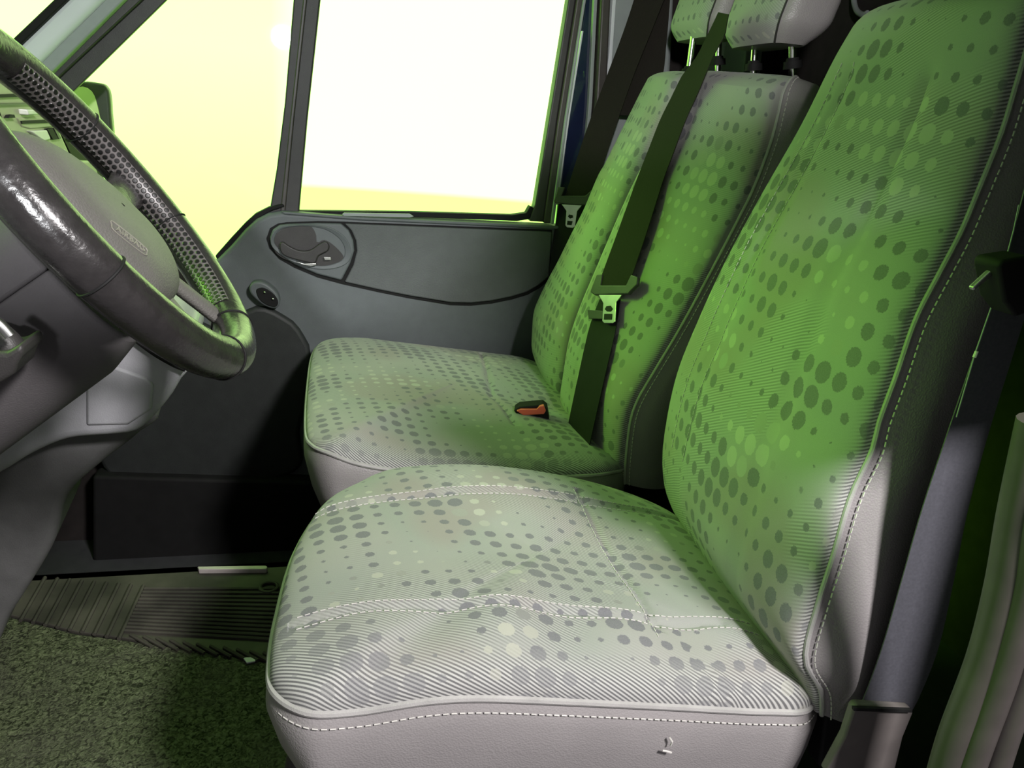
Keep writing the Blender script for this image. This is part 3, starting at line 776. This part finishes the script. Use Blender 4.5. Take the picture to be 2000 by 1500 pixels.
# B pillar beside the bench: seal strips, painted pillar, grey trim
pr('trim_4', [(1082, 470), (1106, 235), (1152, -60), (1200, -60), (1172, 235), (1128, 620), (1075, 620)], 2.17, .05, M['navy'], .006)
pr('trim_5', [(1086, 400), (1106, 235), (1136, 60), (1140, 60), (1112, 235), (1090, 400)], 2.158, .012, M['pillar'], .002)
pr('trim_6', [(1134, 400), (1150, 200), (1163, -60), (1170, -60), (1157, 200), (1140, 400)], 2.150, .02, M['pillar_d'], .002)
pr('trim_7', [(1146, 400), (1164, 200), (1178, -60), (1196, -60), (1184, 200), (1160, 400)], 2.13, .05, M['brown_rubber'], .006)
pr('trim_8', [(1150, 500), (1178, 200), (1194, -60), (1320, -60), (1310, 150), (1290, 500)], 2.145, .06, M['pillar_d'], .012)
pr('trim_9', [(1200, -60), (1208, -60), (1196, 120), (1186, 200), (1178, 200), (1190, 100)], 2.14, .02, M['pillar'], .003)
bm = NB(); box(bm, (.66, 2.20, -.4), (1.35, 2.24, 1.6)); struct('wall_right', bm, M['bulkhead'])
bm = NB(); box(bm, (-1.25, 2.165, -.4), (-.20, 2.20, .55)); struct('wall_right', bm, M['bulkhead'])
bm = NB(); box(bm, (-1.25, .42, -.4), (-.85, .46, .98)); struct('wall_left', bm, M['bulkhead'])
bm = NB(); box(bm, (1.30, .3, -.4), (1.34, 2.24, 1.6)); struct('wall_back', bm, M['bulkhead'])
bm = NB(); box(bm, (-.42, .42, 1.50), (1.34, 2.24, 1.54)); struct('ceiling', bm, M['headliner'], bevel=.01)
bm = NB(); box(bm, (-1.25, .42, -.4), (-1.2, 2.24, .98)); struct('wall_front', bm, M['bulkhead'])
# bulkhead uprights seen between the head restraints
def bx(name, p, q, mat, bev=.006):
    bm = NB(); box(bm, p, q); return struct(name, bm, mat, bevel=bev)
def strip(name, x, pts, mat, d=.03, bev=.004):
    bm = NB(); poly(bm, [PX(a, b, x) for a, b in pts], (d, 0, 0)); return struct(name, bm, mat, bevel=bev)
strip('trim_10', 1.10, [(1288, 160), (1304, 160), (1316, -40), (1302, -40)], M['pillar'])
strip('trim_11', 1.11, [(1303, 160), (1316, 160), (1328, -40), (1316, -40)], M['navy'])
strip('trim_12', 1.08, [(1370, 160), (1392, 160), (1408, 70), (1385, 72)], M['pillar'], .04)
strip('trim_13', 1.10, [(1390, 160), (1450, 160), (1460, 60), (1404, 66)], M['pillar_d'], .04)
strip('trim_14', 1.14, [(1448, 160), (1470, 160), (1480, 70), (1460, 70)], M['pillar_d'], .02)
# grab handle on the bulkhead
gh = thing('coat_hook', 'small grey curved hook on the dark bulkhead above the near backrest', 'hook', PX(1680, 15, 1.29))
bm = NB(); tube(bm, smooth_path([PX(1667, -15, 1.295), PX(1668, 5, 1.285), PX(1674, 22, 1.27), PX(1686, 29, 1.26), PX(1695, 25, 1.26)], 16), .007, 10); obj('hook_loop', bm, M['pillar_d'], gh)
# near B pillar with the rubber door seal
bm = NB(); box(bm, (.70, .44, -.2), (1.34, .50, 1.54)); struct('wall_left', bm, M['black'])
bm = NB(); prism(bm, [(2030, 660), (2022, 500), (2020, 300), (2020, -200), (2500, -200), (2500, 640)], .49, -.05); struct('shade_panel', bm, M['black'], bevel=.006)  # unseen panel added to keep the fill off the belt and upper seat side
def tubep(name, pts, y, r, mat, kind=True):
    bm = NB(); tube(bm, smooth_path([PY(a, b, y) for a, b in pts], 40), r, 14)
    return struct(name, bm, mat)
tubep('trim_15', [(2030, 820), (1990, 1000), (1962, 1150), (1925, 1290), (1868, 1440), (1838, 1540)], .47, .017, M['brown_rubber'])
tubep('trim_16', [(2070, 850), (2030, 1000), (2005, 1150), (1965, 1300), (1915, 1440), (1880, 1540)], .455, .014, M['brown_rubber'])
tubep('trim_17', [(2100, 900), (2062, 1050), (2035, 1180), (2000, 1320), (1960, 1440), (1930, 1540)], .45, .014, M['brown_rubber'])
# near A pillar and windscreen header
bm = NB(); poly(bm, [(-1.2, .44, .96), (-.42, .44, 1.5), (-.36, .44, 1.5), (-1.1, .44, .90)], (0, .07, 0)); struct('trim_18', bm, M['pillar'], bevel=.01)
bm = NB(); poly(bm, [(-1.22, .46, .98), (-1.22, 2.2, .98), (-.43, 2.2, 1.51), (-.43, .46, 1.51)], (-.003, 0, .004)); struct('window_3', bm, M['glass'], smooth=False)

# ================================================================== FLOOR
bm = NB(); box(bm, (-1.2, .42, -.04), (1.3, 1.53, 0)); struct('floor', bm, M['sill'])
bm = NB(); box(bm, (-1.2, 1.50, -.34), (1.3, 2.24, -.30)); struct('floor', bm, M['sill'])
bm = NB(); box(bm, (-1.2, 1.50, -.34), (1.3, 1.53, 0)); struct('trim_19', bm, M['black'])
fp = lambda pts, z: [PZ(a, b, z) for a, b in pts]
# carpet piece in the driver's footwell
bm = NB(); pts = fp([(-60, 1195), (20, 1205), (150, 1238), (300, 1258), (430, 1278), (560, 1300)], .006)
ca = [Vector((-.9, pts[0].y, .006))] + pts + [Vector((.0, pts[-1].y, .006)), Vector((.0, .5, .006)), Vector((-.9, .5, .006))]
poly(bm, ca, (0, 0, -.006)); tag(obj('carpet', bm, M['carpet'], bevel=.003), 'worn dirty carpet covering the floor in front of the near seat', 'carpet')
# ribbed rubber mat, grooves cut as real ribs in three fields
mt = thing('rubber_mat', 'dark ribbed rubber mat beyond the carpet', 'floor mat', (-.3, 1.35, 0))
b0 = PZ(40, 1206, .008)
bm = NB(); poly(bm, [Vector((-.78, pts[0].y + .004, .008))] + [Vector((p.x, p.y + .004, .008)) for p in pts] + [Vector((.02, pts[-1].y + .004, .008)), Vector((.02, 1.50, .008)), Vector((-.78, 1.50, .008))], (0, 0, -.008)); obj('mat_base', bm, M['mat'], mt, bevel=.002)
bm = NB()
for i in range(9):   # lengthways ribs at the left
    a = PZ(40 + i * 24, 1212 + i * 4.5, .010); b_ = PZ(88 + i * 24, 1128 + i * 2, .010)
    tube(bm, [a, b_], .004, 6)
for i in range(13):  # crosswise ribs in the middle
    t = i / 12
    a = PZ(282 - 38 * t, 1150 + 82 * t, .010); b_ = PZ(545, 1150 + 100 * t, .010)
    tube(bm, [a, b_], .0038, 6)
for i in range(12):  # short slanted ribs along the border
    a = PZ(255 + i * 26, 1240 + i * 3.5, .010); b_ = PZ(295 + i * 26, 1262 + i * 3.5, .010)
    tube(bm, [a, b_], .0035, 6)
o = obj('mat_ribs', bm, M['mat'], mt); o['kind'] = 'stuff'
bm = NB(); c_ = PZ(525, 1147, .012); tube(bm, [c_ + Vector((.018 * math.cos(a), .018 * math.sin(a), 0)) for a in [2 * PI * k / 20 for k in range(20)]], .004, 8, closed=True); obj('eyelet', bm, M['mat'], mt)
bm = NB(); poly(bm, [PZ(a, b, .02) for a, b in ((385, 1106), (520, 1104), (523, 1108), (520, 1111), (388, 1112))], (0, 0, -.012)); tag(obj('step_strip', bm, M['silver'], bevel=.002), 'thin bright metal strip along the edge of the floor step', 'trim strip')
bm = NB(); poly(bm, [PZ(a, b, .012) for a, b in ((474, 1284), (500, 1283), (498, 1291), (482, 1294))], (0, 0, -.003)); tag(obj('paper_scrap', bm, M['pillar'], bevel=.0005), 'tiny pale scrap of paper on the edge of the carpet', 'litter')
# wheel arch / inner footwell shapes in the dark
# ================================================================== DASHBOARD
dash = thing('dashboard', 'grey dashboard with a central console pod behind the steering wheel', 'dashboard', (-.7, 1.2, .3))
def xz(prof, y0, y1):
    bm = NB(); poly(bm, [Vector((x, y0, z)) for x, z in prof], (0, y1 - y0, 0)); return bm
obj('dash_body', xz([(-1.2, .96), (-.80, .985), (-.62, .96), (-.56, .88), (-.60, .60), (-.72, .42), (-.95, .30), (-1.2, .28)], .47, 2.03), M['dash'], dash, bevel=.03, seg=5)
# console pod: proud upper housing, its near face curved
def P12(a, b, y): v = PY(a, b, y); return v
pod_px = [(372, 716), (352, 744), (330, 780), (290, 826), (262, 846), (215, 853), (130, 861), (60, 890), (0, 926), (-80, 960), (-160, 940), (-160, 700), (100, 560), (300, 640), (345, 690)]
bm = NB(); poly(bm, smooth_path([PY(a, b, 1.15) for a, b in pod_px], 80, True), (-.02, .30, 0)); obj('console_pod', bm, M['dash'], dash, bevel=.02, seg=5)
bm = NB(); poly(bm, [PY(a, b, 1.146) for a, b in ((168, 712), (210, 712), (284, 738), (300, 752), (296, 800), (250, 830), (168, 832))], (0, .012, 0)); obj('pod_panel', bm, M['dash'], dash, bevel=.004)
bm = NB(); poly(bm, [PY(a, b, 1.143) for a, b in ((195, 700), (212, 706), (210, 713), (192, 708))], (0, .01, 0)); obj('pod_clip', bm, M['pillar_d'], dash, bevel=.002)
bm = NB(); tube(bm, smooth_path([PY(a, b, 1.14) for a, b in ((262, 662), (300, 690), (338, 712), (362, 722))], 20), .004, 8); obj('pod_edge', bm, M['black'], dash)
low_px = [(300, 800), (272, 848), (200, 905), (130, 972), (105, 1060), (60, 1140), (18, 1205), (-40, 1290), (-240, 1290), (-240, 780), (0, 700)]
bm = NB(); poly(bm, smooth_path([PY(a, b, 1.20) for a, b in low_px], 80, True), (-.02, .22, 0)); obj('lower_console', bm, M['dash_dark'], dash, bevel=.015, seg=4)
# centre stack facing the seats
XS = -.455
def sx(pts, x=XS, d=-.02): 
    bm = NB(); poly(bm, [PX(a, b, x) for a, b in pts], (d, 0, 0)); return bm
st = obj('centre_stack', sx([(-60, 150), (60, 148), (98, 200), (112, 240), (150, 325), (170, 360), (200, 420), (-60, 420)], XS, -.14), M['stack'], dash, bevel=.01)
obj('vent_louvre', sx([(-40, 186), (54, 183), (56, 189), (-40, 192)], XS + .004), M['black'], st)
obj('vent_louvre', sx([(-40, 203), (66, 201), (67, 205), (-40, 207)], XS + .004), M['dark_plastic'], st)
obj('hazard_button', sx([(53, 214), (74, 215), (78, 224), (56, 225)], XS + .012), M['stack_lt'], st, bevel=.002)
obj('cassette_slot', sx([(42, 236), (97, 234), (98, 240), (44, 242)], XS + .004), M['black'], st)
obj('radio_face', sx([(34, 230), (104, 228), (108, 248), (60, 252), (44, 248)], XS + .002), M['stack'], st, bevel=.002)
obj('radio_button', sx([(60, 256), (92, 254), (100, 272), (86, 276)], XS + .006), M['stack_lt'], st, bevel=.002)
obj('radio_slot', sx([(92, 252), (102, 250), (114, 272), (104, 273)], XS + .005), M['black'], st)
obj('radio_slot', sx([(105, 250), (109, 250), (120, 270), (116, 272)], XS + .005), M['dark_plastic'], st)
obj('knob', sx([(110, 287), (116, 286), (120, 292), (128, 292), (133, 304), (124, 305), (114, 297)], XS + .012), M['stack_lt'], st, bevel=.002)
obj('dash_switch', sx([(20, 225), (28, 224), (30, 230), (16, 231)], XS + .006), M['black'], st)
obj('lower_tray', sx([(150, 316), (176, 314), (186, 322), (200, 362), (194, 380), (160, 340)], XS + .03, -.06), M['stack'], dash, bevel=.004)
obj('glovebox_recess', sx([(118, 235), (142, 268), (190, 330), (240, 400), (200, 400), (150, 325), (112, 245)], XS - .02, -.05), M['black'], dash)

# ================================================================== STEERING COLUMN AND WHEEL
al, be = math.radians(37.4), math.radians(3.7)
wc = Vector((-.221, .833, .885))
wn_ = Vector((math.cos(al) * math.cos(be), math.sin(be), math.sin(al) * math.cos(be)))
wd = wn_.cross(Vector((0, 1, 0))).normalized(); wl = wn_.cross(wd)
if wd.z > 0: wd = -wd; 
if wl.y < 0: wl = -wl
def WP(a, b, h=0): return wc + wl * a + wd * b + wn_ * h     # a: to the far side, b: down, h: towards the driver
def Wpx(px, py, h=0): return PP(px, py, wc + wn_ * h, wn_)
wheel = thing('steering_wheel', 'black leather covered steering wheel with a grey airbag pad', 'steering wheel', wc)
RW, RT = .190, .0225
def rim_seg(name, t0, t1, mat, a0, a1, r=RT, n=120, closed_tube=True):
    """part of the torus: around the ring t0..t1, around the section a0..a1"""
    rows = []; uvs = []
    for i in range(n + 1):
        t = t0 + (t1 - t0) * i / n; c_ = wl * math.sin(t) + wd * math.cos(t)
        P0 = wc + c_ * RW; row = []; uv = []
        for k in range(25):
            a = a0 + (a1 - a0) * k / 24
            row.append(P0 + c_ * (math.cos(a) * r) + wn_ * (math.sin(a) * r)); uv.append((t * RW, a * r))
        rows.append(row); uvs.append(uv)
    bm = NB(); grid(bm, rows, uvs); bmesh.ops.remove_doubles(bm, verts=bm.verts, dist=1e-5); return obj(name, bm, mat, wheel)
rim_seg('rim', 0, 2 * PI, M['leather'], 0, 2 * PI)
# perforated grip panels on the inward-facing side of the rim
rim_seg('grip_panel', math.radians(28), math.radians(152), M['perf'], math.radians(138), math.radians(205), r=RT + .0008)
rim_seg('grip_panel', math.radians(-152), math.radians(-28), M['perf'], math.radians(138), math.radians(205), r=RT + .0008)
for t in (20, 75, 118, -75, -20, -118):
    t = math.radians(t); c_ = wl * math.sin(t) + wd * math.cos(t); P0 = wc + c_ * RW
    bm = NB(); tube(bm, [P0 + c_ * (math.cos(a) * (RT + .0003)) + wn_ * (math.sin(a) * (RT + .0003)) for a in [2 * PI * k / 32 for k in range(32)]], .0012, 6, closed=True)
    obj('rim_seam', bm, M['black'], wheel)
# airbag pad: domed rounded shield
def pad_out(s, h):
    base = [(-.105, -.086), (-.05, -.078), (-.01, -.052), (.030, -.015), (.046, .021), (.056, .051), (.048, .077), (.024, .097), (-.012, .107), (-.062, .104), (-.1, .087), (-.122, .047), (-.130, 0), (-.125, -.05)]
    return [WP(-.035 + (a + .035) * s, .01 + (b - .01) * s, h) for a, b in smooth2(base, 72)]
def smooth2(b, n): return [(p.x, p.y) for p in smooth_path([Vector((x, y, 0)) for x, y in b], n, True)]
rows = [pad_out(1.0, -.040 + .03 * k) for k in range(2)]
for k in range(1, 15):
    th = PI / 2 * k / 14
    rows.append(pad_out(max(math.cos(th), .001) ** .55, -.010 + .030 * math.sin(th)))
bm = NB(); grid(bm, rows, closed=True); pad = obj('airbag_pad', bm, M['pad'], wheel)
bm = NB(); poly(bm, pad_out(1.03, -.045), wn_ * .028); obj('pad_rear_cover', bm, M['dark_plastic'], wheel, bevel=.004)
# moulded badge recess with the word AIRBAG
pad_surf = surf(pad)
def on_pad(a, b, off=.0006):
    d = ray(a, b).normalized(); h = pad_surf.ray_cast(CAM, d); return h[0] - d * off
bm = NB(); q = [(218, 438), (222, 434), (282, 482), (286, 494), (280, 496), (224, 452)]
bp_ = [on_pad(a, b) for a, b in q]; tube(bm, smooth_path(bp_, 40, True), .0007, 6, closed=True); obj('badge_outline', bm, M['badge'], pad, label='moulded outline round the airbag lettering')
tx = bpy.data.curves.new('airbag_lettering', 'FONT'); tx.body = 'AIRBAG'; tx.size = .010; tx.extrude = .0006; tx.align_x = 'CENTER'; tx.align_y = 'CENTER'
to = bpy.data.objects.new('airbag_lettering', tx); COL.objects.link(to)
ca_ = sum(bp_, Vector()) / len(bp_)
dgx = (on_pad(280, 487) - on_pad(224, 444)).normalized(); nz_ = dgx.cross((on_pad(262, 462) - on_pad(245, 474)).normalized()).normalized()
if nz_.dot(wn_) < 0: nz_ = -nz_
MT = Matrix.Identity(4); zx = dgx; zy = nz_.cross(zx).normalized()
for i in range(3): MT[i][0] = zx[i]; MT[i][1] = zy[i]; MT[i][2] = nz_[i]; MT[i][3] = (on_pad(255, 467, .0005))[i]
bpy.context.view_layer.update()
dg = bpy.context.evaluated_depsgraph_get(); me = bpy.data.meshes.new_from_object(to.evaluated_get(dg)); bpy.data.objects.remove(to)
me.transform(MT); to = bpy.data.objects.new('airbag_lettering', me); COL.objects.link(to); me.materials.append(M['badge'])
to.parent = pad; to.matrix_parent_inverse = mw(pad).inverted()
# spokes
def spoke(a0, b0, a1, b1, w0, w1, h0=-.012, h1=-.006, mat='leather'):
    p0 = WP(a0, b0, h0); p1 = WP(a1, b1, h1); d = (p1 - p0).normalized(); s = wn_.cross(d).normalized()
    rows = []
    for t, w in ((0, w0), (.5, (w0 + w1) * .45), (1, w1)):
        c_ = p0.lerp(p1, t); rows.append([c_ + s * (math.cos(a) * w) + wn_ * (math.sin(a) * .008) for a in [2 * PI * k / 16 for k in range(16)]])
    bm = NB(); V = grid(bm, rows, closed=True); bm.faces.new(V[0]); bm.faces.new(V[-1]); return obj('spoke', bm, M[mat], wheel)
spoke(.08, .0, .178, -.01, .022, .026); spoke(-.08, .0, -.178, -.01, .022, .026)
spoke(.035, .09, .075, .168, .014, .016, mat='pad'); spoke(-.035, .09, -.075, .168, .014, .016, mat='pad')

col = thing('steering_column', 'dark grey steering column shroud below the steering wheel', 'steering column', wc - wn_ * .2)
def shroud(name, h0, h1, s0, s1, half, mat):
    rows = []
    for i in range(9):
        t = i / 8; h = h0 + (h1 - h0) * t; s = s0 + (s1 - s0) * t
        if i == 0: s *= .90
        row = []
        for k in range(25):
            a = PI * k / 24 + (0 if half else PI)
            ca2, sa2 = math.cos(a), math.sin(a)
            a_ = (abs(ca2) ** .7) * (1 if ca2 > 0 else -1) * .085 * s; b_ = (abs(sa2) ** .75) * (1 if sa2 > 0 else -1) * (.112 if sa2 > 0 else .075) * s
            row.append(WP(a_, b_ + .02, h))
        rows.append(row)
    bm = NB(); V = grid(bm, rows, closed=True); bm.faces.new(V[0]); bm.faces.new(V[-1]); return obj(name, bm, mat, col, bevel=.004)
shroud('lower_shroud', -.062, -.42, 1.0, 1.05, True, M['shroud'])
shroud('upper_shroud', -.062, -.42, 1.0, 1.05, False, M['shroud'])
# stalk on the door side
bm = NB(); tube(bm, smooth_path([PY(-60, 640, .70), PY(-20, 650, .70), PY(8, 668, .69), PY(24, 690, .69)], 16), [.010] * 8 + [.013] * 8, 14); obj('indicator_stalk', bm, M['dark_plastic'], col)
bm = NB(); prism(bm, [(-60, 680), (10, 690), (40, 672), (46, 690), (32, 712), (28, 730), (0, 750), (-60, 750)], .67, .05); obj('stalk_housing', bm, M['dark_plastic'], col, bevel=.008)
bm = NB(); tube(bm, smooth_path([PY(-30, 612, .66), PY(0, 634, .66), PY(20, 656, .66)], 12), .0045, 10); obj('stalk_band', bm, M['steel'], col)
# loose wires and the key
bm = NB(); tube(bm, [PY(150, 690, .80), PY(157, 712, .80), PY(155, 738, .80), PY(139, 762, .80)], .0016, 8); tag(obj('loose_wire', bm, M['black']), 'thin black wire hanging from the steering column', 'wire')
kk = thing('hanging_clip', 'small dark clip with a bright end hanging below the steering column', 'clip', PY(95, 775, .80))
bm = NB(); prism(bm, [(88, 768), (94, 769), (94, 790), (91, 814), (84, 815), (86, 795)], .80, .004); obj('clip_blade', bm, M['dark_plastic'], kk, bevel=.0008)
bm = NB(); tube(bm, [PY(99, 755, .80), PY(101, 764, .80), PY(97, 774, .80)], .0025, 8); obj('clip_end', bm, M['silver'], kk)
bm = NB(); tube(bm, smooth_path([PY(-12, 812, .78), PY(4, 802, .78), PY(14, 797, .78), PY(24, 800, .78)], 12), .0035, 8); tag(obj('copper_bracket', bm, M['silver']), 'small bent pinkish metal bracket at the left edge under the column', 'bracket')

# ================================================================== LIGHT
wd_ = bpy.data.worlds.new('world'); SC.world = wd_; wd_.use_nodes = True; t = wd_.node_tree
bgn = t.nodes['Background']; tc = t.nodes.new('ShaderNodeTexCoord'); sp = t.nodes.new('ShaderNodeSeparateXYZ'); t.links.new(tc.outputs['Generated'], sp.inputs[0])
def wr(v, a, b):
    x = t.nodes.new('ShaderNodeMapRange'); t.links.new(v, x.inputs[0]); x.inputs[1].default_value = a; x.inputs[2].default_value = b; return x.outputs[0]
def wm(f, a, b):
    x = t.nodes.new('ShaderNodeMix'); x.data_type = 'RGBA'; t.links.new(f, x.inputs[0])
    for s, v in ((6, a), (7, b)):
        if isinstance(v, tuple): x.inputs[s].default_value = (*v, 1)
        else: t.links.new(v, x.inputs[s])
    return x.outputs[2]
far = wm(wr(sp.outputs[2], -.104, -.098), (2.0, 4.4, .66), (2.8, 4.2, 1.48))      # ground glow below, sky above, beyond the passenger door
frontq = wm(wr(sp.outputs[2], -.16, .05), (1.9, 4.6, .72), (2.2, 4.2, 1.08))
frontc = wm(wr(sp.outputs[0], -.86, -.70), (1.3, 4.8, .12), frontq)
s1 = wm(wr(sp.outputs[0], -.07, -.04), frontc, far)
near_ = (.22, .21, .22)
allc = wm(wr(sp.outputs[1], -.15, .1), near_, s1)
t.links.new(allc, bgn.inputs[0]); bgn.inputs[1].default_value = .70
def area(name, loc, target, size, power, color, sy=None):
    l = bpy.data.lights.new(name, 'AREA'); l.size = size; l.energy = power; l.color = color
    if sy: l.shape = 'RECTANGLE'; l.size_y = sy
    o = bpy.data.objects.new(name, l); COL.objects.link(o); o.location = loc
    o.rotation_euler = (Vector(target) - Vector(loc)).to_track_quat('-Z', 'Y').to_euler(); return o
area('door_side_fill', (.9, -.8, 2.1), (.3, .9, .4), .28, 84, (1, .96, .96))  # added neutral fill, no lamp known there; placed to spare the backrest
sl = bpy.data.lights.new('zone_fill', 'SPOT'); sl.energy = 150; sl.color = (1, .97, .97); sl.spot_size = math.radians(25); sl.spot_blend = .35; sl.shadow_soft_size = .06  # added spot with no real source, cone cut to whiten the headrest zone
slo = bpy.data.objects.new('zone_fill', sl); COL.objects.link(slo); slo.location = (-.3, -.9, 1.45)
slo.rotation_euler = Vector((.345, .94, .02)).to_track_quat('-Z', 'Y').to_euler()
s2_ = bpy.data.lights.new('zone_fill', 'SPOT'); s2_.energy = 150; s2_.color = (.97, .98, 1); s2_.spot_size = math.radians(32); s2_.spot_blend = .3; s2_.shadow_soft_size = .06  # second added spot, aimed to whiten the door and front pillar
s2o = bpy.data.objects.new('zone_fill', s2_); COL.objects.link(s2o); s2o.location = (-.3, -.9, 1.35)
s2o.rotation_euler = Vector((.035, 1.0, -.06)).to_track_quat('-Z', 'Y').to_euler()
su = bpy.data.lights.new('low_green_sun', 'SUN'); su.energy = 1.35; su.color = (.34, 1, .05); su.angle = math.radians(12)
so = bpy.data.objects.new('low_green_sun', su); COL.objects.link(so); so.rotation_euler = Vector((.86, -.12, -.50)).to_track_quat('-Z', 'Y').to_euler()

SC.view_settings.view_transform = 'Standard'; SC.view_settings.look = 'None'; SC.view_settings.gamma = 1.0; SC.view_settings.exposure = 0.0
SC.view_settings.use_curve_mapping = False
SC.cycles.use_denoising = True
SC.cycles.max_bounces = 6; SC.cycles.diffuse_bounces = 3; SC.cycles.transparent_max_bounces = 8
SC.cycles.sample_clamp_indirect = 4
